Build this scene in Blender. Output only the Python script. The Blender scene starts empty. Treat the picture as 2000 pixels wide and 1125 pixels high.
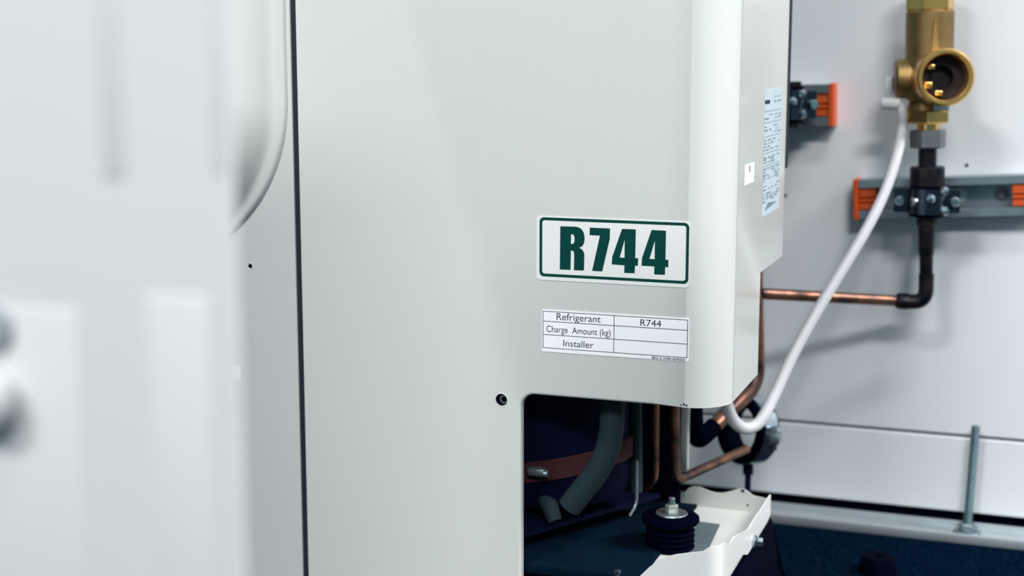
import bpy, bmesh, math, random
from mathutils import Vector, Matrix, Quaternion
random.seed(7)
SC = bpy.context.scene
COL = SC.collection

# ------------------------------------------------------------ camera
F = 2830.0                      # focal length in pixels of a 2000 px wide frame
H = 0.558                       # camera height above the floor (m)
YAW, PIT = math.radians(20), math.atan2(452, F)
CAMP = Vector((0, 0, H))
FW = Vector((-math.sin(YAW)*math.cos(PIT), math.cos(YAW)*math.cos(PIT), -math.sin(PIT)))
RT = FW.cross(Vector((0, 0, 1))).normalized()
UP = RT.cross(FW)
cd = bpy.data.cameras.new('camera')
cam = bpy.data.objects.new('camera', cd); COL.objects.link(cam)
cam.matrix_world = Matrix(((RT.x, UP.x, -FW.x, CAMP.x), (RT.y, UP.y, -FW.y, CAMP.y), (RT.z, UP.z, -FW.z, CAMP.z), (0, 0, 0, 1)))
cd.sensor_width = 36; cd.lens = F/2000*36; cd.clip_start = 0.02; cd.clip_end = 60
cd.dof.use_dof = True; cd.dof.focus_distance = 1.26; cd.dof.aperture_fstop = 4.2
SC.camera = cam

# ------------------------------------------------------------ world, lights, exposure
w = bpy.data.worlds.new('world'); SC.world = w; w.use_nodes = True
bg = w.node_tree.nodes['Background']
bg.inputs[0].default_value = (0.45, 0.86, 0.97, 1); bg.inputs[1].default_value = 0.34

def area(name, loc, target, sx, sy, power, color):
    l = bpy.data.lights.new(name, 'AREA'); l.shape = 'RECTANGLE'; l.size = sx; l.size_y = sy
    l.energy = power; l.color = color
    o = bpy.data.objects.new(name, l); COL.objects.link(o); o.location = loc
    o.rotation_euler = (Vector(target)-Vector(loc)).to_track_quat('-Z', 'Y').to_euler()
    return o
LC = (1, 0.97, 0.965)
area('ceiling_lamp', (0.8, -0.3, 3.3), (0.6, 0.6, 0), 1.2, 0.35, 38, LC)
area('ceiling_lamp.001', (-1.35, -2.4, 3.3), (-0.6, 0.2, 0), 1.2, 0.35, 130, LC)
area('ceiling_lamp.002', (1.3, -2.9, 3.3), (0.6, 0.2, 0), 1.2, 0.35, 126, LC)
area('side_fill', (2.8, 1.5, 2.9), (0.6, 1.2, 0), 1.0, 1.3, 190, LC)  # unseen fill added at the right to brighten the side panel and corner
vs = SC.view_settings
vs.view_transform = 'Standard'; vs.look = 'None'; vs.gamma = 1; vs.use_curve_mapping = False
vs.exposure = 0.0

# ------------------------------------------------------------ pixel -> point on a real plane
def ray(x, y): return FW*F + RT*(x-1000) + UP*(562.5-y)
def PY(x, y, Y): r = ray(x, y); return CAMP + r*(Y/r.y)
def PX(x, y, X): r = ray(x, y); return CAMP + r*(X/r.x)
def PZ(x, y, Z): r = ray(x, y); return CAMP + r*((Z-H)/r.z)

# ------------------------------------------------------------ materials
def srgb(c):
    return tuple((v/255/12.92 if v/255 <= 0.04045 else ((v/255+0.055)/1.055)**2.4) for v in c)
def mat(name, col, rough=0.5, metal=0.0, var=0.06, scale=30, bump=0.0, bscale=400, coat=0.0, col2=None, spec=0.5):
    m = bpy.data.materials.new(name); m.use_nodes = True
    nt = m.node_tree; b = nt.nodes['Principled BSDF']
    c = srgb(col)
    tc = nt.nodes.new('ShaderNodeTexCoord')
    nz = nt.nodes.new('ShaderNodeTexNoise'); nz.inputs['Scale'].default_value = scale; nz.inputs['Detail'].default_value = 5
    nt.links.new(tc.outputs['Object'], nz.inputs['Vector'])
    rp = nt.nodes.new('ShaderNodeValToRGB')
    d = srgb(col2) if col2 else tuple(v*(1-var) for v in c)
    rp.color_ramp.elements[0].position = 0.35; rp.color_ramp.elements[1].position = 0.65
    rp.color_ramp.elements[0].color = (*d, 1); rp.color_ramp.elements[1].color = (*c, 1)
    nt.links.new(nz.outputs['Fac'], rp.inputs['Fac']); nt.links.new(rp.outputs['Color'], b.inputs['Base Color'])
    b.inputs['Roughness'].default_value = rough; b.inputs['Metallic'].default_value = metal
    b.inputs['Coat Weight'].default_value = coat; b.inputs['Coat Roughness'].default_value = 0.08
    b.inputs['Specular IOR Level'].default_value = spec
    if bump:
        n2 = nt.nodes.new('ShaderNodeTexNoise'); n2.inputs['Scale'].default_value = bscale; n2.inputs['Detail'].default_value = 2
        nt.links.new(tc.outputs['Object'], n2.inputs['Vector'])
        bp = nt.nodes.new('ShaderNodeBump'); bp.inputs['Strength'].default_value = bump; bp.inputs['Distance'].default_value = 0.001
        nt.links.new(n2.outputs['Fac'], bp.inputs['Height']); nt.links.new(bp.outputs['Normal'], b.inputs['Normal'])
    return m
M = {}
M['paint'] = mat('ivory_enamel', (212, 215, 211), 0.32, var=0.015, scale=6, bump=0.06, bscale=900, spec=0.4)
M['paint_gloss'] = mat('glossy_ivory_enamel', (212, 215, 211), 0.10, var=0.01, scale=6, bump=0.02, bscale=500, spec=0.5)
M['paint_left'] = mat('fan_side_enamel', (206, 210, 207), 0.4, var=0.02, scale=6, bump=0.06, bscale=900, spec=0.3)
M['cabinet'] = mat('white_cabinet_enamel', (206, 209, 210), 0.4, var=0.01, scale=4)
M['gasket'] = mat('slate_gasket', (36, 46, 54), 0.6, spec=0.2)
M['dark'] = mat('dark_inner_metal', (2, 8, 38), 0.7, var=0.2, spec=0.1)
M['mat'] = mat('dark_teal_shade', (2, 22, 38), 0.9, var=0.3, scale=50, spec=0.05)  # near-black teal that carries the shade of the pan floor
M['black'] = mat('black_rubber', (1, 3, 20), 0.75, var=0.25, scale=60, spec=0.02)
M['foam'] = mat('teal_grey_pipe_foam', (8, 38, 45), 0.85, var=0.12, scale=90, bump=0.3, bscale=300)
M['strap'] = mat('red_felt_strap', (58, 18, 26), 0.95, var=0.25, scale=120)
M['copper'] = mat('aged_copper', (150, 108, 88), 0.4, 0.85, col2=(78, 62, 60), scale=45)
M['copper_dark'] = mat('oxidised_copper', (56, 48, 50), 0.4, 0.8, col2=(16, 24, 38), scale=70)
M['brass'] = mat('brass', (240, 188, 112), 0.27, 0.95, var=0.15, scale=40)
M['brass_dark'] = mat('tarnished_brass', (150, 124, 82), 0.48, 0.9, var=0.3, scale=40)
M['steel'] = mat('galvanised_steel', (150, 164, 172), 0.38, 0.85, var=0.15, scale=60)
M['steel_dull'] = mat('dull_zinc_steel', (128, 132, 138), 0.45, 0.8, var=0.2, scale=60)
M['chrome'] = mat('bright_zinc', (196, 208, 216), 0.18, 0.95, var=0.1, scale=50)
M['pan_lit'] = mat('lit_pan_enamel', (246, 246, 244), 0.3, var=0.01, scale=6)  # brighter copy of the enamel; stronger light on the flange put into its colour
M['lock'] = mat('grey_lock_plastic', (150, 158, 162), 0.5)
M['rod'] = mat('weathered_zinc', (88, 112, 120), 0.5, 0.7, var=0.25, scale=60)
M['band'] = mat('dark_zinc_band', (74, 86, 98), 0.22, 0.95, var=0.2, scale=50)
M['orange'] = mat('orange_plastic', (206, 80, 16), 0.5, var=0.08)
M['cable'] = mat('white_cable_sheath', (206, 206, 210), 0.4, var=0.02)
M['plastic'] = mat('grey_white_plastic', (196, 200, 198), 0.5, var=0.03)
M['paper'] = mat('white_label_paper', (252, 252, 255), 0.5, var=0.01)
M['paper_r'] = mat('clear_pale_label', (232, 232, 231), 0.4, var=0.01)
M['paper_b'] = mat('pale_blue_label', (196, 212, 220), 0.45, var=0.02)
M['green'] = mat('dark_green_print', (0, 62, 57), 0.6, var=0.04, spec=0.12)
M['ink'] = mat('slate_print', (36, 48, 62), 0.6, var=0.05, spec=0.15)
M['ink_soft'] = mat('faded_blue_grey_print', (112, 134, 148), 0.5, var=0.1)
M['tape'] = mat('light_blue_tape', (150, 178, 192), 0.5)
M['wall'] = mat('cold_white_wall_panel', (223, 227, 231), 0.42, var=0.015, scale=3)
M['grey_patch'] = mat('dark_grey_patch', (84, 100, 106), 0.9)
M['bolt'] = mat('pale_zinc_bolt', (205, 210, 200), 0.35, 0.6, var=0.1)
M['alu'] = mat('dull_aluminium', (188, 198, 202), 0.42, 0.6, var=0.12, scale=20)
M['bore'] = mat('dark_bore', (34, 26, 34), 0.5, 0.5, var=0.3, scale=80)

def floor_mat():
    m = bpy.data.materials.new('speckled_dark_rubber'); m.use_nodes = True
    nt = m.node_tree; b = nt.nodes['Principled BSDF']
    tc = nt.nodes.new('ShaderNodeTexCoord')
    vo = nt.nodes.new('ShaderNodeTexVoronoi'); vo.inputs['Scale'].default_value = 170
    nt.links.new(tc.outputs['Object'], vo.inputs['Vector'])
    rp = nt.nodes.new('ShaderNodeValToRGB')
    e = rp.color_ramp.elements
    e[0].position = 0.0; e[0].color = (*srgb((16, 52, 56)), 1)
    e[1].position = 0.42; e[1].color = (*srgb((4, 17, 34)), 1)
    nt.links.new(vo.outputs['Distance'], rp.inputs['Fac'])
    nz = nt.nodes.new('ShaderNodeTexNoise'); nz.inputs['Scale'].default_value = 70; nz.inputs['Detail'].default_value = 6
    nt.links.new(tc.outputs['Object'], nz.inputs['Vector'])
    mx = nt.nodes.new('ShaderNodeMix'); mx.data_type = 'RGBA'
    nt.links.new(nz.outputs['Fac'], mx.inputs[0])
    mx.inputs[6].default_value = (*srgb((3, 14, 32)), 1)
    nt.links.new(rp.outputs['Color'], mx.inputs[7])
    nt.links.new(mx.outputs[2], b.inputs['Base Color'])
    b.inputs['Roughness'].default_value = 1.0; b.inputs['Specular IOR Level'].default_value = 0.0
    bp = nt.nodes.new('ShaderNodeBump'); bp.inputs['Strength'].default_value = 0.6; bp.inputs['Distance'].default_value = 0.002
    nt.links.new(nz.outputs['Fac'], bp.inputs['Height']); nt.links.new(bp.outputs['Normal'], b.inputs['Normal'])
    return m
M['floor'] = floor_mat()

# ------------------------------------------------------------ object helpers
def root_loc(o):
    while o.parent: o = o.parent
    return Vector(o.location)
def obj(name, bm, m, parent=None, smooth=35, label=None):
    me = bpy.data.meshes.new(name)
    if parent is None:
        xs = [v.co for v in bm.verts]
        L = Vector(((min(v.x for v in xs)+max(v.x for v in xs))/2, (min(v.y for v in xs)+max(v.y for v in xs))/2, min(v.z for v in xs)))
    else: L = root_loc(parent)
    bmesh.ops.recalc_face_normals(bm, faces=bm.faces[:])
    bmesh.ops.translate(bm, vec=-L, verts=bm.verts[:])
    bm.to_mesh(me); bm.free()
    me.materials.append(M[m])
    if smooth:
        me.shade_smooth(); me.set_sharp_from_angle(angle=math.radians(smooth))
    o = bpy.data.objects.new(name, me); COL.objects.link(o)
    if parent is None: o.location = L
    else: o.parent = parent
    if label: o['label'] = label
    return o
def tag(o, label, cat, group=None):
    o['label'] = label; o['category'] = cat
    if group: o['group'] = group
    return o
def thing(name, loc, label, cat, group=None):
    o = bpy.data.objects.new(name, None); COL.objects.link(o); o.location = loc; o.empty_display_size = 0.05
    return tag(o, label, cat, group)
def structure(o): o['kind'] = 'structure'; return o

def box(bm, a, b, bev=0.0, seg=2):
    a, b = Vector(a), Vector(b)
    lo = Vector([min(a[i], b[i]) for i in range(3)]); hi = Vector([max(a[i], b[i]) for i in range(3)])
    r = bmesh.ops.create_cube(bm, size=1, matrix=Matrix.Translation((lo+hi)/2) @ Matrix.Diagonal((*(hi-lo), 1)))
    if bev:
        es = list({e for v in r['verts'] for e in v.link_edges})
        bmesh.ops.bevel(bm, geom=es, offset=bev, segments=seg, affect='EDGES', profile=0.5)
    return bm
def frame(axis):
    a = Vector(axis).normalized()
    q = Vector((0, 0, 1)).rotation_difference(a)
    return q @ Vector((1, 0, 0)), q @ Vector((0, 1, 0)), a
def lathe(bm, prof, org, axis, seg=32, rot=0.0, close=False):
    """prof: list of (radius, distance along axis)"""
    u, v, a = frame(axis); org = Vector(org); rings = []
    for r, t in prof:
        if r < 1e-6: rings.append([bm.verts.new(org + a*t)])
        else: rings.append([bm.verts.new(org + a*t + (u*math.cos(2*math.pi*k/seg+rot) + v*math.sin(2*math.pi*k/seg+rot))*r) for k in range(seg)])
    prs = list(zip(rings, rings[1:]))
    if close: prs.append((rings[-1], rings[0]))
    for A, B in prs:
        for k in range(seg):
            k2 = (k+1) % seg
            f = [A[k % len(A)], A[k2 % len(A)], B[k2 % len(B)], B[k % len(B)]]
            g = []
            for q in f:
                if q not in g: g.append(q)
            if len(g) > 2: bm.faces.new(g)
    return bm
def cyl(bm, p0, p1, r, seg=24, bev=None, rot=0.0):
    p0, p1 = Vector(p0), Vector(p1); L = (p1-p0).length; b = r*0.12 if bev is None else bev
    return lathe(bm, [(0, 0), (r-b, 0), (r, b), (r, L-b), (r-b, L), (0, L)], p0, p1-p0, seg, rot)
def spline(pts, n=8):
    pts = [Vector(p) for p in pts]; out = []
    P_ = [pts[0]*2-pts[1]] + pts + [pts[-1]*2-pts[-2]]
    for i in range(1, len(P_)-2):
        for k in range(n):
            t = k/n; a, b, c, d = P_[i-1], P_[i], P_[i+1], P_[i+2]
            out.append(0.5*((2*b) + (c-a)*t + (2*a-5*b+4*c-d)*t*t + (3*b-a-3*c+d)*t**3))
    out.append(pts[-1]); return out
def fillet(pts, r, n=6):
    pts = [Vector(p) for p in pts]; out = [pts[0]]
    for i in range(1, len(pts)-1):
        p = pts[i]; a = pts[i-1]-p; b = pts[i+1]-p
        rr = min(r, a.length*0.49, b.length*0.49)
        A, B = p+a.normalized()*rr, p+b.normalized()*rr
        for k in range(n+1):
            t = k/n; out.append(A*(1-t)**2 + p*2*t*(1-t) + B*t*t)
    out.append(pts[-1]); return out
def tube(bm, path, r, seg=16, cap=True):
    path = [Vector(p) for p in path]; n = len(path)
    rs = r if isinstance(r, (list, tuple)) else [r]*n
    rings = []; nrm = None
    for i, p in enumerate(path):
        t = (path[min(i+1, n-1)]-path[max(i-1, 0)]).normalized()
        if nrm is None:
            nrm = t.orthogonal().normalized()
        else:
            nrm = (nrm - t*nrm.dot(t)).normalized()
        bn = t.cross(nrm)
        rings.append([bm.verts.new(p + (nrm*math.cos(2*math.pi*k/seg)+bn*math.sin(2*math.pi*k/seg))*rs[i]) for k in range(seg)])
    for A, B in zip(rings, rings[1:]):
        for k in range(seg): bm.faces.new((A[k], A[(k+1) % seg], B[(k+1) % seg], B[k]))
    if cap: bm.faces.new(rings[0][::-1]); bm.faces.new(rings[-1])
    return bm
def polyfill(bm, loops, to3):
    es = []
    for lp in loops:
        vs_ = [bm.verts.new(to3(*p)) for p in lp]
        for i in range(len(vs_)): es.append(bm.edges.new((vs_[i], vs_[(i+1) % len(vs_)])))
    bmesh.ops.triangle_fill(bm, edges=es, use_beauty=True, use_dissolve=False)
    return bm
def columns(bm, cols, rows=1):
    """cols: (x, y, z_bottom, z_top) side by side"""
    prev = None
    for x, y, zb, zt in cols:
        cur = [bm.verts.new((x, y, zb+(zt-zb)*k/rows)) for k in range(rows+1)]
        if prev:
            for k in range(rows): bm.faces.new((prev[k], cur[k], cur[k+1], prev[k+1]))
        prev = cur
    return bm
def thicken(bm, t, ymin=None):
    bmesh.ops.remove_doubles(bm, verts=bm.verts[:], dist=1e-5)
    bmesh.ops.recalc_face_normals(bm, faces=bm.faces[:])
    alt = bm.copy()
    bmesh.ops.solidify(bm, geom=bm.faces[:], thickness=t)
    if ymin is not None and min(v.co.y for v in bm.verts) < ymin-1e-4:
        bm = alt; bmesh.ops.solidify(bm, geom=bm.faces[:], thickness=-t)
    return bm
def B(): return bmesh.new()
def rrect(x0, x1, z0, z1, r, n=6):
    out = []
    for cx, cz, a0 in ((x1-r, z1-r, 0), (x0+r, z1-r, 90), (x0+r, z0+r, 180), (x1-r, z0+r, 270)):
        for k in range(n+1):
            a = math.radians(a0+90*k/n); out.append((cx+r*math.cos(a), cz+r*math.sin(a)))
    return out
def circ(cx, cz, rx, rz=None, n=24): 
    rz = rz or rx
    return [(cx+rx*math.cos(2*math.pi*k/n), cz+rz*math.sin(2*math.pi*k/n)) for k in range(n)]

# ============================================================ SETTING
YW = 1.75
zg = PY(1760, 842, YW).z
zwb = PY(1760, 988, YW).z
wl = structure(obj('wall_back', box(B(), (-4, YW+0.02, -0.0), (4, YW+0.06, 2.9)), 'dark', smooth=0))
obj('wall_panel', box(B(), (-4, YW, zg+0.0018), (4, YW+0.02, 2.9), 0.0015), 'wall', wl, smooth=0)
obj('wall_panel', box(B(), (-4, YW, zwb), (4, YW+0.02, zg-0.0018), 0.0015), 'wall', wl, smooth=0)
for (px, py) in ((1888, 323), (1534, 382)):
    c = PY(px, py, YW)
    obj('screw_hole', cyl(B(), c+Vector((0, -0.0004, 0)), c+Vector((0, 0.004, 0)), 0.0022, 12), 'ink', wl)
fl = structure(obj('floor', box(B(), (-4, -3.5, -0.05), (4, YW+0.06, 0)), 'floor', smooth=0))

# aluminium channel lying along the wall foot
ch = thing('floor_channel', (-0.2, 1.70, 0), 'long aluminium U-channel lying on the dark floor along the foot of the white wall', 'channel')
zt = PY(1760, 1005, YW-0.004).z
y0, y1 = PZ(1760, 1031, zt).y, YW-0.004
b = B()
box(b, (-1.6, y0, 0.0), (2.0, y0+0.003, zt), 0.0006)
box(b, (-1.6, y1-0.003, 0.0), (2.0, y1, zt), 0.0006)
box(b, (-1.6, y0+0.003, 0.0), (2.0, y1-0.003, 0.003), 0.0004)
obj('channel_profile', b, 'alu', ch)
# threaded rod in the channel
rb_ = PZ(1889, 1027, 0.006); rb_.y = min(rb_.y, y1-0.018); rb_.x = PY(1889, 1027, rb_.y).x; rtp = PY(1906, 832, rb_.y)
rod = thing('threaded_rod', (rb_.x, rb_.y, 0.003), 'upright zinc threaded rod with nut and washer standing in the floor channel', 'rod')
b = B(); L = (rtp-Vector((rb_.x, rb_.y, 0.003))).length
n = 70; r0 = 0.0051
prof = [(0, 0), (r0, 0)]
for k in range(n): prof += [(r0, L*(k+0.25)/n), (r0*0.88, L*(k+0.75)/n)]
prof += [(r0*0.8, L), (0, L)]
obj('rod', lathe(b, prof, (rb_.x, rb_.y, 0.003), rtp-Vector((rb_.x, rb_.y, 0.003)), 16), 'rod', rod)
ax = (rtp-Vector((rb_.x, rb_.y, 0.003))).normalized()
o0 = Vector((rb_.x, rb_.y, 0.0031))
obj('washer', lathe(B(), [(0.006, 0), (0.015, 0), (0.016, 0.001), (0.015, 0.0028), (0.006, 0.0028)], o0, (0, 0, 1), 28), 'steel', rod)
obj('nut', lathe(B(), [(0.005, 0.003), (0.009, 0.003), (0.0098, 0.004), (0.0098, 0.0105), (0.009, 0.0115), (0.005, 0.0115)], o0, ax, 6), 'steel', rod)

# ============================================================ HEAT PUMP UNIT
YF = 1.2
XS = -0.243
ZT = H+0.42
unit = thing('heat_pump_unit', (-0.45, 1.32, 0.085), 'large ivory heat pump unit with rounded corner, refrigerant stickers and open base cut-out', 'heat pump')

xl = PY(590, 562, YF).x
xcut = PY(1017.5, 900, YF).x
zbot = PY(1180, 783, YF).z
zlow = H-0.512
RC = 0.034
xc0 = XS-RC
rc = 0.0125
hc = PY(979.5, 781, YF)
b = B()
def sheet(x, z, y=YF): return (x, y, z)
arc = [(xcut+rc-rc*math.cos(a), zbot-rc+rc*math.sin(a)) for a in [math.pi/2*k/10 for k in range(11)]]
rb0 = 0.003
ed2 = [((xcut, zlow), (1, 0))] + [((xcut+rc-rc*math.cos(t), zbot-rc+rc*math.sin(t)), (math.cos(t), -math.sin(t))) for t in [math.pi/2*k/10 for k in range(11)]] + [((xc0-0.03, zbot), (0, -1)), ((xc0-0.002, zbot), (0, 0))]
inner = [(p[0]-n[0]*rb0, p[1]-n[1]*rb0) for p, n in ed2]
outline = [(xl, zlow)] + inner + [(xc0-0.002, ZT), (xl, ZT)]
polyfill(b, [outline, circ(hc.x, hc.z, 0.0058, 0.0056, 28)], sheet)
YE = PX(1481, 640, XS).y
cols = [(xc0-0.002, YF, zbot, ZT)]
for k in range(15):
    a = math.pi/2*k/14
    cols.append((xc0+RC*math.sin(a), YF+RC-RC*math.cos(a), zbot, ZT))
cols.append((XS, YE, zbot, ZT))
columns(b, cols)
# return flange along the cut-out and the bottom edge
rows_ = []
for t in (0, 0.4, 0.8, 1.2, math.pi/2):
    rows_.append([b.verts.new((q[0]+n[0]*rb0*math.sin(t), YF+(rb0 if n != (0, 0) else 1e-4)*(1-math.cos(t)), q[1]+n[1]*rb0*math.sin(t))) for q, (p, n) in zip(inner, ed2)])
rows_.append([b.verts.new((p[0], YF+0.0075, p[1])) for p, n in ed2])
for A_, B_ in zip(rows_, rows_[1:]):
    for i in range(len(A_)-1): b.faces.new((A_[i], A_[i+1], B_[i+1], B_[i]))
b = thicken(b, 0.0010, YF)
front = obj('front_panel', b, 'paint', unit, smooth=30)

# star lock washer inside the hole
b = B(); n = 14; cx, cz = hc.x+0.0016, hc.z+0.0002
outer = []
for k in range(n):
    a = 2*math.pi*k/n
    outer += [(cx+0.0029*math.cos(a), cz+0.0029*math.sin(a)), (cx+0.0048*math.cos(a+0.16), cz+0.0048*math.sin(a+0.16)), (cx+0.0046*math.cos(a+0.30), cz+0.0046*math.sin(a+0.30))]
polyfill(b, [outer, circ(cx, cz, 0.0024, n=20)], lambda x, z: (x, YF+0.003, z)); thicken(b, 0.0007)
obj('star_washer', b, 'steel', unit, smooth=0)
obj('hole_rim', lathe(B(), [(0.0055, 0.0006), (0.0057, -0.0002), (0.0059, -0.0003), (0.0064, 0.0)], (hc.x-0.0001, YF, hc.z), (0, 1, 0), 32), 'paint', unit)
obj('screw_recess', lathe(B(), [(0, 0.012), (0.0075, 0.012), (0.0075, 0.0022)], (hc.x, YF, hc.z), (0, 1, 0), 24), 'dark', unit)

# rear side panel
yr0, yr1 = YE-0.004, PX(1540.5, 60, XS).y
zr = PX(1486, 532, XS).z
b = B()
box(b, (XS-0.0012, yr0, zr), (XS+0.0002, yr1, ZT), 0.0004, 1)
box(b, (XS-0.02, yr1-0.0015, zr), (XS-0.0012, yr1, ZT))
obj('side_panel', b, 'paint_gloss', unit)
zp = PX(1531, 330, XS).z
obj('rear_post', box(B(), (XS-0.012, yr1+0.001, zp), (XS+0.001, yr1+0.0135, ZT), 0.001), 'gasket', unit, label='dark slate edge post at the rear corner')
# glossy near side return: a thin clear-coated skin of the same sheet
YS0 = YF+RC
obj('side_skin', box(B(), (XS+0.0001, YS0+0.001, zbot+0.0005), (XS+0.0007, YE-0.0005, ZT)), 'paint_gloss', unit)
obj('roof_panel', box(B(), (-1.3, YF+0.003, ZT-0.002), (XS-0.002, yr1, ZT)), 'paint', unit)

# seam gasket and left (fan side) panel
xg0, xg1 = PY(578.5, 562, YF).x, xl
obj('seam_gasket', box(B(), (xg0-0.002, YF+0.0022, zlow), (xg1+0.004, YF+0.010, ZT)), 'gasket', unit, label='dark slate gasket strip in the vertical seam')
zc = PY(594, 1080, YF).z
obj('seam_clip', box(B(), (xg1-0.0035, YF+0.0008, zlow), (xg1-0.0002, YF+0.0022, zc), 0.0006), 'gasket', unit)
XLL = -1.35
sh = PY(488.5, 520, YF)
b = B()
polyfill(b, [[(XLL, zlow), (xg0, zlow), (xg0, ZT), (XLL, ZT)], circ(sh.x, sh.z, 0.0023, n=20)], lambda x, z: (x, YF, z))
bmesh.ops.recalc_face_normals(b, faces=b.faces[:])
e1, e2 = b.verts.new((xg0, YF, zlow)), b.verts.new((xg0, YF, ZT)); e3, e4 = b.verts.new((xg0, YF+0.006, ZT)), b.verts.new((xg0, YF+0.006, zlow))
b.faces.new((e1, e2, e3, e4)); bmesh.ops.remove_doubles(b, verts=b.verts[:], dist=1e-5)
b = thicken(b, 0.001, YF)
obj('fan_side_panel', b, 'paint_left', unit)
obj('screw_hole', lathe(B(), [(0.0024, 0.0), (0.0036, -0.0004), (0.0040, 0.0), (0.0038, 0.0008)], (sh.x, YF, sh.z), (0, 1, 0), 20), 'paint', unit, label='bright rim of the small screw hole')
obj('screw_recess', lathe(B(), [(0, 0.010), (0.004, 0.010), (0.004, 0.0016)], (sh.x, YF, sh.z), (0, 1, 0), 20), 'dark', unit)
# fan cover: rounded square that rises in steps
xr = PY(561, 185, YF).x; czf = PY(561, 195, YF).z; RF = 0.158
def rsq(d, y):
    x1 = xr-d; r = RF-d; x0 = -1.22+d; z0 = czf-RF+d; z1 = czf+0.30-d
    return [(p[0], y, p[1]) for p in rrect(x0, x1, z0, z1, max(r, 0.01), 20)]
prof = [(0, YF-0.0002), (0.0, YF-0.0025), (0.0012, YF-0.0045), (0.0035, YF-0.0052), (0.007, YF-0.0052), (0.0105, YF-0.0058), (0.013, YF-0.0075), (0.016, YF-0.013), (0.022, YF-0.024), (0.03, YF-0.033), (0.04, YF-0.038), (0.055, YF-0.040)]
b = B(); rings = [[b.verts.new(p) for p in rsq(d, y)] for d, y in prof]
for A, C in zip(rings, rings[1:]):
    for k in range(len(A)): b.faces.new((A[k], A[(k+1) % len(A)], C[(k+1) % len(A)], C[k]))
b.faces.new(rings[-1])
obj('fan_cover', b, 'paint_left', unit, smooth=50, label='raised rounded fan cover pressed in steps')
t0, t1 = PY(440, 712, YF), PY(470, 742, YF)
obj('tape_tab', box(B(), (t0.x, YF-0.0006, t1.z), (t1.x, YF-0.0001, t0.z)), 'paper', unit, smooth=0, label='small white tape tab')

# ---- stickers on the front panel
def zoomA(x, y): return PY(1020+x/5.5556, 400+y/5.5556, YF)
def zoomB(x, y): return PY(1040+x/5.5556, 580+y/5.5556, YF)
def plate(x0, x1, z0, z1, r, y0, y1):
    b = B(); polyfill(b, [rrect(x0, x1, z0, z1, r)], lambda x, z: (x, y0, z))
    bmesh.ops.recalc_face_normals(b, faces=b.faces[:])
    ret = bmesh.ops.extrude_face_region(b, geom=b.faces[:])
    bmesh.ops.translate(b, vec=(0, y1-y0, 0), verts=[g for g in ret['geom'] if isinstance(g, bmesh.types.BMVert)])
    return b
a, c = zoomA(158, 120), zoomA(1812, 902)
stk = obj('refrigerant_sticker', plate(a.x, c.x, c.z, a.z, 0.003, YF-0.0001, YF-0.0005), 'paper_r', unit, smooth=0, label='pale sticker reading R744 in heavy dark green letters')
a, c = zoomA(190, 132), zoomA(1803, 860)
bt = 0.0026
b = B(); polyfill(b, [rrect(a.x, c.x, c.z, a.z, 0.0042), rrect(a.x+bt, c.x-bt, c.z+bt, a.z-bt, 0.0022)], lambda x, z: (x, YF-0.00058, z))
obj('border', b, 'green', stk, smooth=0)
GL = [
 [[(415,232),(575,236),(612,243),(642,260),(664,290),(676,325),(679,360),(676,400),(664,434),(645,455),(618,466),(645,479),(664,500),(675,530),(676,565),(672,713),(562,709),(566,545),(563,515),(551,499),(530,495),(526,706),(410,700)], [(532,318),(552,321),(564,332),(569,352),(569,392),(563,412),(551,422),(530,424)]],
 [[(735,246),(955,256),(952,370),(870,722),(760,716),(845,334),(733,328)]],
 [[(1085,260),(1235,266),(1228,577),(1260,579),(1256,661),(1226,660),(1222,742),(1108,738),(1110,656),(973,646),(978,565)], [(1113,380),(1112,574),(1060,570)]],
 [[(1405,272),(1562,280),(1556,593),(1588,596),(1586,677),(1553,675),(1550,759),(1433,755),(1435,668),(1296,660),(1302,575)], [(1441,390),(1438,589),(1383,585)]]]
for g in GL:
    obj('letter', polyfill(B(), g, lambda x, y: zoomA(x, y)+Vector((0, -0.0006, 0))), 'green', stk, smooth=0)

def text_mesh(bm, s, x0, x1, zb, cap, y, wt=0.0):
    cu = bpy.data.curves.new('t', 'FONT'); cu.body = s; cu.size = 1; cu.offset = wt
    o = bpy.data.objects.new('t', cu); COL.objects.link(o)
    cu2 = bpy.data.curves.new('t2', 'FONT'); cu2.body = 'H'; cu2.size = 1
    o2 = bpy.data.objects.new('t2', cu2); COL.objects.link(o2)
    dg = bpy.context.evaluated_depsgraph_get()
    me = bpy.data.meshes.new_from_object(o.evaluated_get(dg)); me2 = bpy.data.meshes.new_from_object(o2.evaluated_get(dg))
    hx = max(v.co.y for v in me2.vertices)
    mn = min(v.co.x for v in me.vertices); mxx = max(v.co.x for v in me.vertices)
    t = bmesh.new(); t.from_mesh(me)
    for v in t.verts:
        v.co = Vector((x0+(v.co.x-mn)/(mxx-mn)*(x1-x0), y, zb+v.co.y/hx*cap))
    me3 = bpy.data.meshes.new('t3'); t.to_mesh(me3); t.free(); bm.from_mesh(me3)
    for q in (o, o2): bpy.data.objects.remove(q)
    for q in (me, me2, me3): bpy.data.meshes.remove(q)
    for q in (cu, cu2): bpy.data.curves.remove(q)

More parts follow.
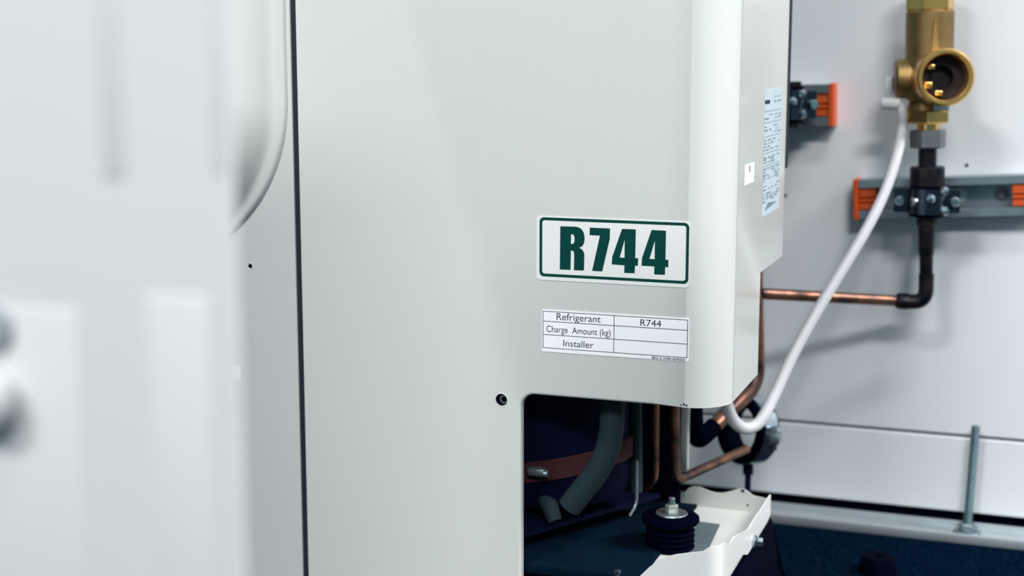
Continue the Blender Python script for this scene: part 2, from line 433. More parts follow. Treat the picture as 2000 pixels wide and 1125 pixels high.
a, c = zoomB(106, 134), zoomB(1692, 704)
lab = obj('charge_label', plate(a.x, c.x, c.z, a.z, 0.0006, YF-0.0001, YF-0.0005), 'paper', unit, smooth=0, label='white table label with rows for refrigerant, charge amount and installer')
X0, X1 = zoomB(118, 350).x, zoomB(1682, 450).x; XD = zoomB(886, 400).x
ZR = [zoomB(118, 152).z, (zoomB(120, 264).z+zoomB(1680, 357).z)/2, (zoomB(120, 407).z+zoomB(1675, 508).z)/2, (zoomB(116, 548).z+zoomB(1675, 658).z)/2]
b = B(); lw = 0.00028; yl = YF-0.00058
def rect(bm, x0, x1, z0, z1, y): bm.faces.new([bm.verts.new(p) for p in ((x0, y, z0), (x1, y, z0), (x1, y, z1), (x0, y, z1))])
for z in ZR: rect(b, X0-lw, X1+lw, z-lw, z+lw, yl)
for x in (X0, XD, X1): rect(b, x-lw, x+lw, ZR[-1], ZR[0], yl-0.00001)
obj('table_lines', b, 'ink', lab, smooth=0)
def tx(s, xa, ya, xb, cap, wt=0.0):
    b = B(); p, q = zoomB(xa, ya), zoomB(xb, ya+(xb-xa)*0.06)
    text_mesh(b, s, p.x, q.x, p.z, (zoomB(xa, ya-cap)-p).z, yl-0.00002, wt)
    obj('lettering', b, 'ink', lab, smooth=0)
tx('Refrigerant', 264, 246, 741, 73)
tx('R744', 1172, 311, 1398, 70)
tx('Charge  Amount (kg)', 154, 376, 850, 68)
tx('Installer', 337, 532, 664, 69)
tx('802-2-3390-009000', 1296, 670, 1658, 27, 0.015)
# scuff on the lower edge and tiny marks
b = B()
for px, py, r in ((1336, 790, 0.0011), (1341, 792, 0.0009), (1330, 791, 0.0007)):
    p = PY(px, py, YF); lathe(b, [(0, -0.0002), (r, 0.0), (r, 0.0004)], (p.x, YF-0.0002, p.z), (0, 1, 0), 7)
obj('scuff_mark', b, 'ink', unit, smooth=0, label='dark scuff on the lower edge of the panel')

# ---- labels on the side panel
a, c = PX(1491.5, 175, XS), PX(1525, 168, XS); d = PX(1487, 425, XS)
ya, yb, za, zb_ = a.y, PX(1523.5, 300, XS).y, a.z, d.z
rl = obj('rating_label', box(B(), (XS+0.0003, ya, zb_), (XS+0.0006, yb, za)), 'paper_b', unit, smooth=0, label='pale blue rating label crowded with small print')
b = B()
def lrect(v0, v1, w0, w1):
    X = XS+0.0007; y0, y1 = ya+(yb-ya)*v0, ya+(yb-ya)*v1; z0, z1 = za+(zb_-za)*w0, za+(zb_-za)*w1
    b.faces.new([b.verts.new(p) for p in ((X, y0, z0), (X, y1, z0), (X, y1, z1), (X, y0, z1))])
lrect(0.05, 0.32, 0.085, 0.115)
obj('logo_block', b, 'ink', rl, smooth=0)
b = B()
for w0 in (0.17, 0.26, 0.37, 0.50, 0.60): lrect(0.03, 0.95, w0, w0+0.005)
rr = random.Random(3)
for w0 in (0.06, 0.095, 0.20, 0.225, 0.29, 0.315, 0.34, 0.395, 0.42, 0.445, 0.47, 0.53, 0.545, 0.57, 0.62, 0.64, 0.665, 0.68, 0.70, 0.72, 0.76, 0.785, 0.82, 0.84, 0.86, 0.88):
    v = 0.05 if w0 > 0.15 else 0.55
    while v < 0.9:
        ln = rr.uniform(0.06, 0.24)
        if rr.random() < 0.72: lrect(v, min(v+ln, 0.95), w0, w0+rr.uniform(0.007, 0.014))
        v += ln+rr.uniform(0.04, 0.1)
b.faces.new([b.verts.new((XS+0.0007, ya+(yb-ya)*v, za+(zb_-za)*q)) for v, q in ((0.18, 0.96), (0.85, 0.93), (0.35, 0.905))])
obj('small_print', b, 'ink_soft', rl, smooth=0)
a, c = PX(1453, 323, XS), PX(1470, 355, XS)
n1 = obj('number_sticker', box(B(), (XS+0.0008, a.y, c.z), (XS+0.0011, c.y, a.z)), 'paper', unit, smooth=0, label='small white sticker with a number one')
b = B(); ym, zm = (a.y+c.y)/2, (a.z+c.z)/2
b.faces.new([b.verts.new((XS+0.0012, ym+s*0.0018, zm+0.0045+q*0.0028)) for s, q in ((-1, -1), (1, -1), (1, 1), (-1, 1))])
obj('numeral', b, 'ink', n1, smooth=0)

# ---- inner walls (dark back sheet, left sheet)
YB = 1.452
xs_ = PY(1331, 860, YB).x; xs2 = PY(1346, 860, YB).x
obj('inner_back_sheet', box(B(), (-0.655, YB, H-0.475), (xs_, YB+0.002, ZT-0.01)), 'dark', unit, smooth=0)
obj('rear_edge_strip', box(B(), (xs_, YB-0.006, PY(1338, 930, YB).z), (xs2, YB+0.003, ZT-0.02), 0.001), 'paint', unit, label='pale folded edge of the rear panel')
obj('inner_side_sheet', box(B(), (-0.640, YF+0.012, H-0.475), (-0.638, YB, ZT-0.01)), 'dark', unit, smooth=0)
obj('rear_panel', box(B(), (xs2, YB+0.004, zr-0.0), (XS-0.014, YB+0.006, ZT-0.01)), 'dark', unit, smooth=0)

# ---- base pan
ZP = H-0.466
pan = B()
box(pan, (-0.655, YF+0.012, ZP-0.002), (XS-0.002, YB-0.004, ZP))
base = obj('base_pan', pan, 'paint', unit, smooth=0)
xm = -0.318
b = B(); box(b, (-0.65, YF+0.010, ZP-0.006), (xm, YB-0.01, ZP+0.003), 0.001); obj('pan_shade', b, 'mat', base, label='dark sheet standing in for shade on the pan floor')  # dark sheet added to darken the shaded left part of the pan
# front + side flange as one bent sheet with a shaped top edge
cols = []
def fz(px, py): return PY(px, py, YF).z
xf = [(-0.50, H-0.512), (-0.345, H-0.507)]
for px, py in ((1225, 1160), (1238, 1140), (1250, 1125), (1268, 1108), (1285, 1096), (1302, 1088), (1320, 1083.5), (1345, 1080.5), (1372, 1077.5)):
    p = PY(px, py, YF); xf.append((p.x, p.z))
zl2 = H-0.520
for x, z in xf: cols.append((x, YF+0.002, zl2, z))
xe = XS-0.001; rr_ = 0.012
zA = fz(1412, 1072)
for k in range(1, 7):
    a = math.pi/2*k/6
    cols.append((xe-rr_+rr_*math.sin(a), YF+0.002+rr_-rr_*math.cos(a), zl2+(H-0.462-zl2)*min(1, max(0, k-2)/2), zA+0.001*k/6))
for px, py, zb in ((1424, 1062, -0.460), (1430, 1050, -0.459), (1440, 1043, -0.460), (1450, 1039, -0.463), (1458, 1035, -0.470), (1470, 1016, -0.474), (1481, 1000, -0.474), (1492, 983, -0.472), (1500, 970, -0.470), (1503, 966, -0.468)):
    p = PX(px, py, xe); cols.append((xe, max(p.y, YF+0.015), H+zb, p.z))
cols.sort(key=lambda c: 0)
b = columns(B(), cols, 2); thicken(b, 0.0014)
obj('pan_flange', b, 'pan_lit', base, smooth=40)
# rear flange with a wavy top
cols = []; yb2 = cols and 0 or YB-0.006
for px, py in ((1338, 955), (1346, 947), (1356, 944), (1366, 945), (1376, 949), (1386, 953), (1397, 956), (1410, 957), (1422, 955), (1433, 952), (1444, 949), (1452, 949), (1459, 952), (1465, 957), (1472, 962), (1480, 964), (1490, 966), (1499, 968)):
    p = PY(px, py, yb2); cols.append((p.x, yb2, ZP, p.z-0.003))
b = columns(B(), cols, 2); thicken(b, 0.0012)
obj('rear_flange', b, 'paint', base, smooth=40)
for px, py, r in ((1451, 958, 0.0018), (1461, 986, 0.0011), (1364, 948, 0.0010)):
    p = PY(px, py, yb2); obj('flange_hole', cyl(B(), (p.x, yb2-0.0018, p.z), (p.x, yb2+0.0005, p.z), r, 12), 'gasket', base)
cr = [PZ(px, py, ZP) for px, py in ((1362, 1020), (1406, 1026), (1381, 1080), (1340, 1080))]
b = B(); vv = [b.verts.new((p.x, p.y, ZP+0.0002)) for p in cr]; f = b.faces.new(vv)
r_ = bmesh.ops.extrude_face_region(b, geom=[f]); bmesh.ops.translate(b, vec=(0, 0, 0.001), verts=[g for g in r_['geom'] if isinstance(g, bmesh.types.BMVert)])
obj('pan_patch', b, 'grey_patch', base, smooth=0, label='dark grey patch on the pan floor')  # thin dark grey parallelogram lying on the pan floor
p = PX(1468, 1058, xe)
b = B(); lathe(b, [(0, 0.010), (0.0042, 0.010), (0.005, 0.009), (0.005, 0.003), (0.0075, 0.003), (0.0075, 0.0)], (xe+0.001, p.y, p.z), (1, 0, 0), 6)
obj('flange_bolt', b, 'chrome', base, label='bright hex bolt on the pan side')

# ---- compressor and its fittings
YC = 1.335
cc = PY(1075, 900, YC); RCM = 0.084
zb0 = ZP+0.002
b = B()
lathe(b, [(0, 0.03), (RCM*0.7, 0.032), (RCM*0.92, 0.04), (RCM, 0.055), (RCM, 0.26), (RCM*0.9, 0.285), (RCM*0.6, 0.30), (0, 0.305)], (cc.x, YC, zb0), (0, 0, 1), 40)
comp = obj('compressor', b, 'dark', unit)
b = B(); lathe(b, [(0.115, 0.018), (0.115, 0.023), (0.03, 0.03), (0.03, 0.018)], (cc.x, YC, zb0), (0, 0, 1), 3, rot=0.55, close=True)
obj('compressor_foot', b, 'dark', comp)
# red strap around the shell
zs = PY(1120, 925, YC-RCM).z-0.004
b = B(); n = 48; ring0 = []
for k in range(n):
    a = 2*math.pi*k/n; x, y = math.cos(a), math.sin(a)
    tilt = 0.014*x
    ring0.append([b.verts.new((cc.x+x*r, YC+y*r, zs+tilt+dz)) for r, dz in ((RCM+0.0008, -0.010), (RCM+0.0035, -0.0095), (RCM+0.0035, 0.0095), (RCM+0.0008, 0.010))])
for k in range(n):
    A, C = ring0[k], ring0[(k+1) % n]
    for j in range(4): b.faces.new((A[j], A[(j+1) % 4], C[(j+1) % 4], C[j]))
obj('strap', b, 'strap', comp, label='dull red strap around the shell')
p0 = PY(1035, 913, YC-RCM-0.003); p1 = PY(1068, 922, YC-RCM-0.003)
b = B(); box(b, (p0.x, YC-RCM-0.012, p1.z-0.003), (p1.x, YC-RCM-0.002, p0.z+0.002), 0.002)
cyl(b, (p1.x, YC-RCM-0.012, p1.z+0.001), (p1.x+0.004, YC-RCM-0.012, p1.z+0.001), 0.0035, 12)
obj('strap_buckle', b, 'steel', comp)
# insulated pipe
yp = YF+0.035
path = fillet([PY(1197, 700, yp), PY(1195, 885, yp), PY(1112, 990, yp-0.004)], 0.045, 10)
obj('foam_pipe', tube(B(), path, 0.0112, 20), 'foam', unit, label='teal grey foam-clad pipe bending to the left')
obj('foam_pipe', tube(B(), [PY(1056, 950, yp+0.03), PY(1072, 985, yp+0.025), PY(1084, 1018, yp+0.02)], [0.0085, 0.0085, 0.007], 18), 'foam', unit, label='short stub of foam-clad pipe')
obj('riser_pipe', tube(B(), [PY(1240, 700, YC), PY(1242, 860, YC), PY(1243, 960, YC)], 0.0062, 16), 'foam', unit)
obj('wire_rod', tube(B(), fillet([PY(1244, 900, YC-0.03), PY(1243, 985, YC-0.03), PY(1229, 1008, YC-0.04)], 0.006), 0.0016, 10), 'steel', unit)
# copper pipes inside
yk = YB-0.06
obj('capillary_pipe', tube(B(), fillet([PY(1281, 740, yk), PY(1280, 935, yk), PY(1262, 953, yk+0.01)], 0.012), 0.0036, 14), 'copper', unit, label='thin copper pipe')
p0 = PY(1317, 720, yk+0.02); p1 = PY(1319, 940, yk+0.02); p2 = PY(1458, 877, 1.555)
b = tube(B(), fillet([p0, p1, p2], 0.016, 8), 0.0050, 16)
tag(obj('copper_pipe', b, 'copper'), 'slim copper pipe running from inside the cut-out towards the round ring clamp', 'pipe')
y_a, y_b = 1.475, 1.56
q0 = PY(1352, 740, y_a); q1 = PY(1358, 868, y_a); q2 = PY(1480, 750, y_b); q3 = PY(1474, 500, y_b)
stp = thing('copper_pipe', q1, 'thick copper pipe with black sleeve slanting up behind the bottom corner of the unit', 'pipe')
obj('bare_pipe', tube(B(), fillet([q1+(q2-q1)*0.06, q2, q3], 0.020, 8), 0.0082, 18), 'copper', stp)
obj('foam_sleeve', tube(B(), fillet([q0, q1, q1+(q2-q1)*0.30], 0.024, 8), 0.0098, 18), 'black', stp, label='black foam sleeve')
# rubber mount
mc = PZ(1309, 1046, ZP+0.012)
mt = Vector((mc.x, mc.y, ZP))
zt_ = PY(1309, 1003, mc.y).z-ZP
R_ = 0.0262
prof = [(0, 0), (R_*0.85, 0)]
nr = 4
for k in range(nr):
    h0 = zt_*0.62*k/nr; h1 = zt_*0.62*(k+1)/nr
    prof += [(R_*0.86, h0+0.001), (R_*0.90, (h0+h1)/2), (R_*0.86, h1-0.001), (R_*0.76, h1)]
prof += [(R_*0.74, zt_*0.70), (R_*1.0, zt_*0.76), (R_*1.06, zt_*0.82), (R_*1.05, zt_*0.92), (R_*0.95, zt_*0.98), (R_*0.5, zt_), (0, zt_)]
mount = obj('rubber_mount', lathe(B(), prof, mt, (0, 0, 1), 36), 'black', unit, label='ribbed black rubber mount')
tp = mt+Vector((0.001, 0, zt_))
b = B(); lathe(b, [(0, 0), (0.015, 0), (0.0155, 0.0005), (0.015, 0.0015), (0, 0.0015)], tp, (0, 0, 1), 28); obj('washer', b, 'steel', mount)
b = B(); lathe(b, [(0, 0.0015), (0.0058, 0.0015), (0.0062, 0.0022), (0.0062, 0.0085), (0.0055, 0.0092), (0, 0.0092)], tp, (0, 0, 1), 6, rot=0.3); obj('nut', b, 'bolt', mount)
b = B(); cyl(b, tp+Vector((0, 0, 0.009)), tp+Vector((0, 0, 0.016)), 0.0032, 14); obj('stud', b, 'steel', mount)
p = PZ(1206, 1118, ZP+0.01)
b = B(); cyl(b, (p.x, p.y, ZP), (p.x, p.y, ZP+0.010), 0.0018, 12); lathe(b, [(0, 0.010), (0.003, 0.010), (0.003, 0.012), (0, 0.013)], (p.x, p.y, ZP), (0, 0, 1), 12)
obj('pan_screw', b, 'chrome', base)

# rubber feet below the unit
def make_foot(cx, cy, w, d, h):
    b = B()
    pr = [(-w, 0), (w, 0), (w*0.96, h*0.12), (w*0.72, h*0.35), (w*0.62, h*0.9), (w*0.55, h), (-w*0.55, h), (-w*0.62, h*0.9), (-w*0.72, h*0.35), (-w*0.96, h*0.12)]
    A = [b.verts.new((cx+x, cy-d, z)) for x, z in pr]; C = [b.verts.new((cx+x, cy+d, z)) for x, z in pr]
    b.faces.new(A); b.faces.new(C[::-1])
    for k in range(len(A)): b.faces.new((A[k], A[(k+1) % len(A)], C[(k+1) % len(A)], C[k]))
    bmesh.ops.bevel(b, geom=b.edges[:], offset=0.003, segments=2, affect='EDGES')
    obj('rubber_foot', b, 'black', unit)
for cx in (-0.285, -0.60, -1.20): make_foot(cx, 1.34, 0.075, 0.11, ZP-0.0021)
p = PZ(1714, 1118, 0.0)
pk = lathe(B(), [(0, 0), (0.020, 0), (0.021, 0.002), (0.018, 0.016), (0.015, 0.019), (0.006, 0.019), (0.005, 0.015), (0, 0.015)], (p.x, p.y, 0), (0, 0, 1), 28)
tag(obj('black_puck', pk, 'black'), 'small round black stop on the dark floor in front of the channel', 'puck')  # low black disc on the floor

# ============================================================ RAILS ON THE WALL
def rail(name, pl, pr, hgt, label, plugs, capleft, capright, holes, bolts):
    """pl, pr: upper left / upper right front corners; C channel open to the front"""
    pl, pr = Vector(pl), Vector(pr)
    ex = (pr-pl).normalized(); ey = Vector((0, 1, 0)); ez = ex.cross(ey); Lr = (pr-pl).length
    dpt = YW-pl.y-0.0003
    r = thing(name, pl-ez*hgt, label, 'rail', 'orange-capped strut rails on the wall')
    def q(s, t, z): return pl+ex*s+ey*t-ez*z       # s along, t depth, z down
    def bx(bm, s0, s1, t0, t1, z0, z1):
        vs_ = [bm.verts.new(q(s, t, z)) for s in (s0, s1) for t in (t0, t1) for z in (z0, z1)]
        for f in ((0, 1, 3, 2), (4, 6, 7, 5), (0, 4, 5, 1), (2, 3, 7, 6), (0, 2, 6, 4), (1, 5, 7, 3)): bm.faces.new([vs_[i] for i in f])
    b = B(); th = 0.0022; lip = hgt*0.21
    bx(b, 0, Lr, 0, th, 0, lip); bx(b, 0, Lr, 0, th, hgt-lip, hgt)
    bx(b, 0, Lr, th, dpt, 0, th); bx(b, 0, Lr, th, dpt, hgt-th, hgt)
    bx(b, 0, Lr, dpt-th, dpt, th, hgt-th)
    bx(b, 0, Lr, th, 0.008, lip-th, lip); bx(b, 0, Lr, th, 0.008, hgt-lip, hgt-lip+th)
    bmesh.ops.bevel(b, geom=b.edges[:], offset=0.0005, segments=1, affect='EDGES')
    obj('channel', b, 'steel', r)
    def cap(s0, s1):
        c = B(); bx(c, s0, s1, -0.0012, dpt, -0.001, hgt+0.001); bmesh.ops.bevel(c, geom=c.edges[:], offset=0.0012, segments=2, affect='EDGES')
        obj('end_cap', c, 'orange', r, label='orange plastic end cap')
    if capleft: cap(-0.006, -0.0002)
    if capright: cap(Lr+0.0002, Lr+0.006)
    for s0, s1 in plugs:
        c = B()
        for z0, z1 in ((lip+0.001, hgt*0.46), (hgt*0.49, hgt*0.58), (hgt*0.61, hgt-lip-0.001)): bx(c, s0, s1, 0.003, dpt-th-0.001, z0, z1)
        bmesh.ops.bevel(c, geom=c.edges[:], offset=0.0008, segments=1, affect='EDGES')
        obj('plug', c, 'orange', r, label='orange ribbed plug in the slot')
    for s in holes:
        o = q(s, dpt-th-0.0006, hgt*0.5); obj('slot_hole', cyl(B(), o, o+Vector((0, 0.0004, 0)), hgt*0.17, 20, 0.0001), 'paper_b', r, label='wall showing through a round hole')
    for s in bolts:
        o = q(s, dpt-th, hgt*0.5); b = B()
        lathe(b, [(0, -0.006), (0.0045, -0.006), (0.0052, -0.005), (0.0052, -0.002), (0.0085, -0.0018), (0.0085, 0)], o, (0, 1, 0), 6 if False else 18)
        obj('rail_bolt', b, 'steel_dull', r)
    return q, Lr, dpt
YR = YW-0.034
TL, TR = PY(1676, 352, YR), PY(1994, 342.5, YR)
hg = (PY(1676, 352, YR)-PY(1676, 428, YR)).z
dirn = (TR-TL).normalized()
TR2 = TR+dirn*0.012
def salong(px, py): return (PY(px, py, YR)-TL).dot(dirn)
L_ = (TR2-TL).length
q1f, _, _ = rail('mounting_rail', TL, TR2, hg, 'long galvanised strut rail with orange end caps behind the brass valve pipe', [(0.0005, 0.0195), (salong(1977, 380), L_-0.0005)], True, True, [salong(1873, 383)], [salong(1955, 380)])
S_R = PY(1618, 164.5, YR); S_L = PY(1440, 168, YR)
hs = (PY(1618, 164.5, YR)-PY(1618, 246, YR)).z
dS = (S_R-S_L).normalized(); LS = (S_R-S_L).length
rail('mounting_rail', S_L, S_R, hs, 'short galvanised strut rail with orange end cap half hidden behind the heat pump unit', [(LS-0.019, LS-0.0005)], False, True, [], [])

# ============================================================ BRASS VALVE AND COPPER PIPE RUN
YV = 1.668
def ax_pt(py):   # axis of the vertical run
    xs = [(-60, 1818), (0, 1817), (120, 1815), (200, 1813), (270, 1812), (350, 1811), (430, 1810), (560, 1808)]
    for (a, xa), (c, xc) in zip(xs, xs[1:]):
        if py <= c: return PY(xa+(xc-xa)*(py-a)/(c-a), py, YV)
    return PY(1808, py, YV)
pxm = 1.72/F      # metres per pixel here
val = thing('brass_valve', ax_pt(240), 'brass valve with an open round outlet facing forward, mounted above the long rail', 'valve')
def seg(bm, y0, y1, r0, r1=None, n=28, rot=0.0, bev=0.08):
    a, c = ax_pt(y1), ax_pt(y0); L = (c-a).length; r1 = r1 if r1 is not None else r0
    bv = min(r0*bev, L*0.2)
    return lathe(bm, [(0, 0), (r0-bv, 0), (r0, bv), (r1, L-bv), (r1-bv, L), (0, L)], a, c-a, n, rot)
obj('hex_cap', seg(B(), -70, 22, 43*pxm, n=6, rot=0.35), 'brass', val, smooth=20)
b = B(); seg(b, 20, 122, 42.5*pxm, 42.5*pxm, 32)
obj('bonnet', b, 'brass_dark', val)
b = B()
a = PY(1815, 175, YV); 
lathe(b, [(0, 0), (38*pxm, 0), (44*pxm, 0.006), (46*pxm, 0.02), (46*pxm, 0.040), (42*pxm, 0.05), (0, 0.05)], ax_pt(197), (0, 0, 1), 32)
obj('tee_body', b, 'brass_dark', val)
b = B(); s0 = PY(1812, 152, YV); s1 = PY(1747, 154, YV-0.006)
cyl(b, s0, s1, 36*pxm, 28, 0.003)
obj('side_arm', b, 'brass_dark', val)
# web seen on the bonnet
b = B(); w0, w1, w2 = PY(1828, 30, YV-42*pxm), PY(1818, 116, YV-42*pxm), PY(1836, 116, YV-42*pxm)
vv = [b.verts.new(p+Vector((0, dy, 0))) for dy in (-0.005, 0.006) for p in (w0, w1, w2)]
for f in ((0, 1, 2), (5, 4, 3), (0, 3, 4, 1), (1, 4, 5, 2), (2, 5, 3, 0)): b.faces.new([vv[i] for i in f])
obj('web', b, 'brass', val, smooth=0)
# open outlet
oc = PY(1848, 151, YV-0.062); od = (oc-PY(1816, 152, YV)).normalized()
ro, ri = 52*pxm*0.965, 41*pxm*0.965
Lo = (oc-PY(1816, 152, YV)).length
b = B(); lathe(b, [(ri, -0.034), (ri, -0.0015), (ri+0.0015, 0), (ro-0.002, 0), (ro, -0.002), (ro, -0.018), (ro*0.96, -0.020), (ro*0.84, -0.026), (ro*0.82, -Lo*0.9)], oc, od, 40)
obj('outlet', b, 'brass', val, label='bright round brass outlet')
b = B(); lathe(b, [(0, -0.033), (ri*0.55, -0.033), (ri*0.55, -0.020), (ri*0.99, -0.020)], oc, od, 36)
obj('bore', b, 'bore', val, label='dark bore of the outlet')
u_, v_, a_ = frame(od)
b = B()
for sx, sz, w_, h2 in ((-0.55, 0.45, 0.009, 0.006), (-0.60, -0.35, 0.008, 0.007), (-0.15, -0.68, 0.008, 0.005)):
    c = oc-od*0.011+Vector((sx*ri, 0, sz*ri)); box(b, c-Vector((w_/2, 0.004, h2/2)), c+Vector((w_/2, 0.006, h2/2)), 0.001)
obj('bore_lug', b, 'brass', val)
b = B(); seg(b, 195, 217, 38*pxm, 34*pxm); obj('collar', b, 'brass_dark', val)
b = B(); seg(b, 214, 241, 41*pxm, n=6, rot=0.55); obj('hex_nut', b, 'brass', val, smooth=20)
b = B(); seg(b, 240, 255, 20*pxm); obj('spigot', b, 'brass', val)
b = B(); t0 = PY(1824, 205, YV-41*pxm); t1 = PY(1853, 217, YV-41*pxm); box(b, t0, t1+Vector((0, 0.004, 0)), 0.0006); obj('tape', b, 'tape', val, label='scrap of light blue tape')

run = thing('copper_pipe', ax_pt(560), 'dark copper pipe dropping from the brass valve and turning left to the heat pump unit', 'pipe')
b = B(); seg(b, 253, 289, 32.5*pxm, n=6, rot=0.28); obj('union_nut', b, 'steel_dull', run, smooth=20, label='grey hex union nut')
b = B(); seg(b, 288, 330, 16.5*pxm); obj('tail_pipe', b, 'copper_dark', run)
b = B(); seg(b, 325, 376, 31*pxm, n=32); obj('coupling', b, 'copper_dark', run, label='wide dark coupling')
b = B(); seg(b, 374, 440, 19*pxm, 18*pxm); obj('sleeve', b, 'copper_dark', run)
yh = YV
e0 = ax_pt(436); e1 = PY(1809, 545, yh); ec = PY(1808, 591, yh); eL = PY(1752, 587.5, yh); hE = PY(1487.5, 573.5, 1.562)
b = tube(B(), [e0, ax_pt(495), ax_pt(500), e1], [15.5*pxm, 14*pxm, 12.5*pxm, 12*pxm], 20); obj('drop_pipe', b, 'copper_dark', run)
hd = (hE-eL).normalized()
b = tube(B(), fillet([e1+Vector((0, 0, 0.006)), ec, ec+(eL-ec)*1.0], 0.028, 10), 14*pxm, 20); 
lathe(b, [(14*pxm, 0), (15.5*pxm, 0.003), (15.5*pxm, 0.012), (11*pxm, 0.016)], ec+(eL-ec)*0.55, eL-ec, 20)
obj('elbow', b, 'copper_dark', run)
b = tube(B(), [eL-hd*0.002, eL+(hE-eL)*0.5, hE], 10.3*pxm, 20); obj('branch_pipe', b, 'copper', run)

# clamps
def pipe_clamp(c, R, hgt, label, earang, sd=0):
    t = thing('pipe_clamp', c-Vector((0, 0, hgt/2)), label, 'clamp')
    b = B(); lathe(b, [(R*0.74, 0), (R*0.90, -0.0005), (R*0.90, hgt+0.0005), (R*0.74, hgt)], c-Vector((0, 0, hgt/2)), (0, 0, 1), 36, close=True); obj('rubber_lining', b, 'black', t)
    b = B(); lathe(b, [(R*0.90, 0.003), (R, 0.003), (R, hgt-0.003), (R*0.90, hgt-0.003)], c-Vector((0, 0, hgt/2)), (0, 0, 1), 36, close=True); obj('band', b, 'band', t)
    d = Vector((math.cos(earang), math.sin(earang), 0)); n_ = Vector((-d.y, d.x, 0))
    for sg in (-1, 1):
        for so in (-1, 1):
            b = B(); ctr = c+d*sg*(R+0.006)+n_*so*0.003
            pts = []
            for s in (-0.008, 0.008):
                for tt in (-0.0011, 0.0011):
                    for z in (-hgt/2+0.004, hgt/2-0.004): pts.append(b.verts.new(ctr+d*s+n_*tt+Vector((0, 0, z))))
            for f in ((0, 1, 3, 2), (4, 6, 7, 5), (0, 4, 5, 1), (2, 3, 7, 6), (0, 2, 6, 4), (1, 5, 7, 3)): b.faces.new([pts[i] for i in f])
            bmesh.ops.bevel(b, geom=b.edges[:], offset=0.0008, segments=1, affect='EDGES')
            obj('ear', b, 'band', t)
        ctr = c+d*sg*(R+0.008)
        b = B(); lathe(b, [(0, -0.013), (0.0042, -0.013), (0.0055, -0.011), (0.0055, -0.006), (0.0026, -0.006), (0.0026, 0.010), (0, 0.010)], ctr, n_ if n_.y > 0 else -n_, 14); obj('bolt', b, 'chrome', t)
    for dx, dz in ((-0.55, 0.0), (0.25, 0.004), (0.85, 0.012), (0.9, -0.010)):  # chrome domes: bolt heads, plus specular glints put into the shape
        o = c+Vector((dx*R, -math.sqrt(max(0.0, 1-dx*dx))*R, dz)); b = B()
        lathe(b, [(0, -0.0055), (0.003, -0.005), (0.0048, -0.003), (0.0052, 0.0), (0.0052, 0.003)], o, (-dx*0.8, 1, 0), 16)
        obj('bolt_glint', b, 'chrome', t)
    b = B(); cyl(b, c+Vector((0, R*0.9, 0)), Vector((c.x, YW-0.005, c.z)), 0.004, 14); obj('stud', b, 'steel', t)
    b = B(); lathe(b, [(0.004, 0), (0.0085, 0), (0.009, 0.001), (0.009, 0.006), (0.0085, 0.007), (0.004, 0.007)], (c.x, YR-0.008, c.z), (0, 1, 0), 6); obj('hex_nut', b, 'chrome', t)
    return t
ck = ax_pt(392)
pipe_clamp(Vector((ck.x, ck.y, ck.z)), 0.0215, 0.034, 'zinc pipe clamp with black lining gripping the copper pipe on the long rail', 0.12)
cs = PY(1546, 204, YV+0.008)
pipe_clamp(cs, 0.0150, 0.040, 'zinc pipe clamp on the short rail beside the edge of the heat pump unit', 0.5)
b = tube(B(), [Vector((cs.x, cs.y, cs.z-0.026)), Vector((cs.x, cs.y, cs.z+0.026))], 0.0105, 18)
tag(obj('pipe_stub', b, 'copper_dark'), 'short dark pipe stub held in the clamp on the short rail', 'pipe')

# round lined clamp low behind the corner
rcn = PY(1460, 838, 1.615)
cl = thing('ring_clamp', rcn-Vector((0, 0, 0.06)), 'round rubber-lined ring clamp with a bright metal band below the unit corner', 'clamp')
axr = Vector((-0.60, -0.78, 0.12)).normalized()
b = B(); Rr = 0.0398; wd = 0.027
lathe(b, [(Rr*0.70, -wd/2), (Rr*0.90, -wd/2-0.002), (Rr*0.97, -wd/2), (Rr*0.97, wd/2), (Rr*0.90, wd/2+0.002), (Rr*0.70, wd/2)], rcn, axr, 40, close=True); obj('rubber_lining', b, 'black', cl)
b = B(); lathe(b, [(Rr*0.97, -wd/2+0.004), (Rr*1.03, -wd/2+0.004), (Rr*1.03, wd/2-0.004), (Rr*0.97, wd/2-0.004)], rcn, axr, 40, close=True); obj('band', b, 'chrome', cl)
u2, v2, _ = frame(axr)
side = axr.cross(Vector((0, 0, 1))).normalized()
if side.x < 0: side = -side
for sg in (1, -1):
    b = B(); e = rcn+side*sg*(Rr*1.03+0.005); box(b, e-Vector((0.006, 0.008, 0.006)), e+Vector((0.006, 0.008, 0.006)), 0.0012); obj('lug', b, 'steel', cl)
    b = B(); cyl(b, e+Vector((0, 0, -0.014)), e+Vector((0, 0, 0.012)), 0.0032, 12); lathe(b, [(0, 0.008), (0.006, 0.008), (0.006, 0.013), (0, 0.014)], e, (0, 0, 1), 6); obj('bolt', b, 'chrome', cl)
b = B(); s0 = PY(1461, 890, rcn.y); s1 = PY(1461, 926, rcn.y); s2 = Vector((s1.x, s1.y, 0.0))
cyl(b, s0, s1, 0.0062, 16); cyl(b, s1, s2, 0.0036, 14); obj('stud', b, 'dark', cl, label='dark stud below the ring')
b = B(); lathe(b, [(0.0036, 0), (0.014, 0), (0.014, 0.003), (0.0036, 0.004)], s2, (0, 0, 1), 20); obj('foot_plate', b, 'steel', cl)

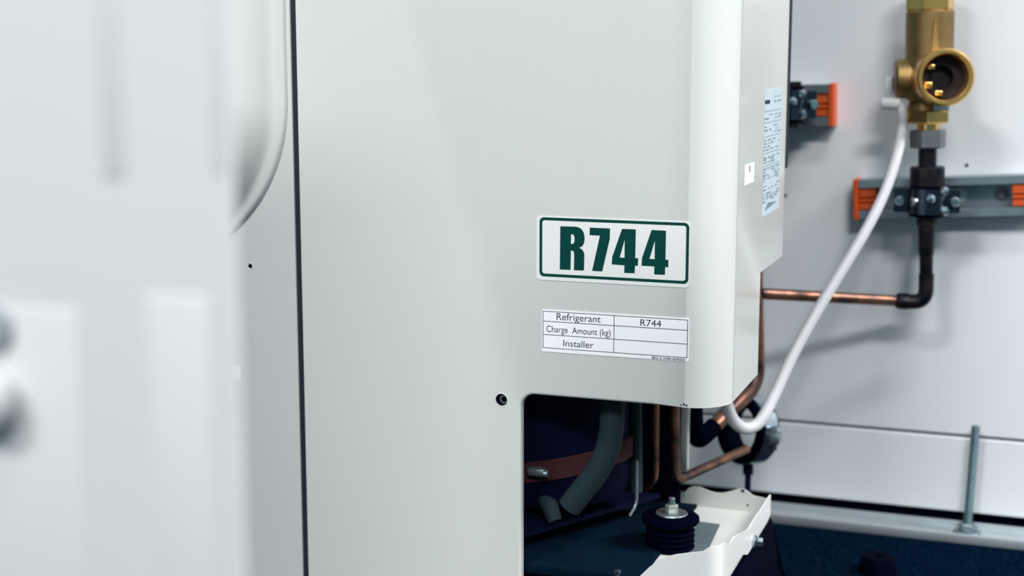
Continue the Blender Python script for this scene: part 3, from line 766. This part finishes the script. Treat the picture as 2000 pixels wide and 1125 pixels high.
# white cable
cp = [PY(1748, 203, YV-0.012), PY(1759, 209, YV-0.012), PY(1763, 224, YV-0.012), PY(1762, 255, YV-0.01), PY(1752, 305, YV-0.03), PY(1727, 378, YV-0.05), PY(1690, 452, YV-0.07), PY(1640, 535, YV-0.09), PY(1590, 618, YV-0.11), PY(1548, 695, YV-0.13), PY(1517, 762, YV-0.15), PY(1492, 812, YV-0.17), PY(1474, 832, YV-0.18), PY(1452, 836, YV-0.19), PY(1432, 820, YV-0.20), PY(1420, 792, YV-0.21), PY(1412, 760, YV-0.22), PY(1405, 735, YV-0.23)]
cab = thing('cable', cp[13], 'white round cable looping from the brass valve down and up behind the unit corner', 'cable')
sp = spline(cp, 8)
n_ = len(sp)
obj('sheath', tube(B(), sp, [0.0053 + 0.0012*min(1, i/n_*1.3) for i in range(n_)], 16), 'cable', cab)
b = B(); k0, k1 = PY(1722, 202, YV-0.012), PY(1760, 203, YV-0.012); cyl(b, k0, k1, 0.0066, 18); obj('connector', b, 'plastic', cab, label='grey plastic connector')
b = B(); k = PY(1737, 168, YV+0.01); box(b, k-Vector((0.004, 0.006, 0.010)), k+Vector((0.004, 0.02, 0.010)), 0.001); obj('bracket', b, 'cable', cab)

# ============================================================ FOREGROUND CABINET
YG = 0.41
xg = PY(458, 560, YG).x
cabn = thing('cabinet_door', (xg-0.15, YG, 0), 'open white sheet-metal cabinet door, out of focus in the left foreground, with round knob', 'door')
b = B(); box(b, (xg-0.30, YG, 0.0), (xg, YG+0.0035, 1.0), 0.0015, 3)
obj('door_sheet', b, 'cabinet', cabn)
def gp(px, py): return PY(px, py, YG)
def raised(px0, px1, py0, py1, hh):
    a, c = gp(px0, py0), gp(px1, py1); b = B(); box(b, (a.x, YG-hh, c.z), (c.x, YG+0.001, a.z), hh*0.9, 3); return b
obj('raised_band', raised(165, 245, -500, 345, 0.0007), 'cabinet', cabn)  # thin raised rectangles on the door sheet
obj('raised_band', raised(395, 445, -500, 335, 0.0007), 'cabinet', cabn)
obj('raised_band', raised(285, 440, 575, 1500, 0.0007), 'cabinet', cabn)
obj('raised_band', raised(-300, 195, 575, 1500, 0.0007), 'cabinet', cabn)
kc = gp(-8, 640)
b = B(); lathe(b, [(0, -0.004), (0.0055, -0.004), (0.0075, -0.0035), (0.0085, -0.001), (0.0085, 0)], kc, (0, 1, 0), 28); obj('keyhole_plate', b, 'lock', cabn)
kc = gp(0, 770)
b = B(); lathe(b, [(0, -0.016), (0.006, -0.0155), (0.0105, -0.012), (0.012, -0.008), (0.010, -0.004), (0.006, 0)], kc, (0, 1, 0), 28); obj('knob', b, 'cabinet', cabn, label='round white knob')
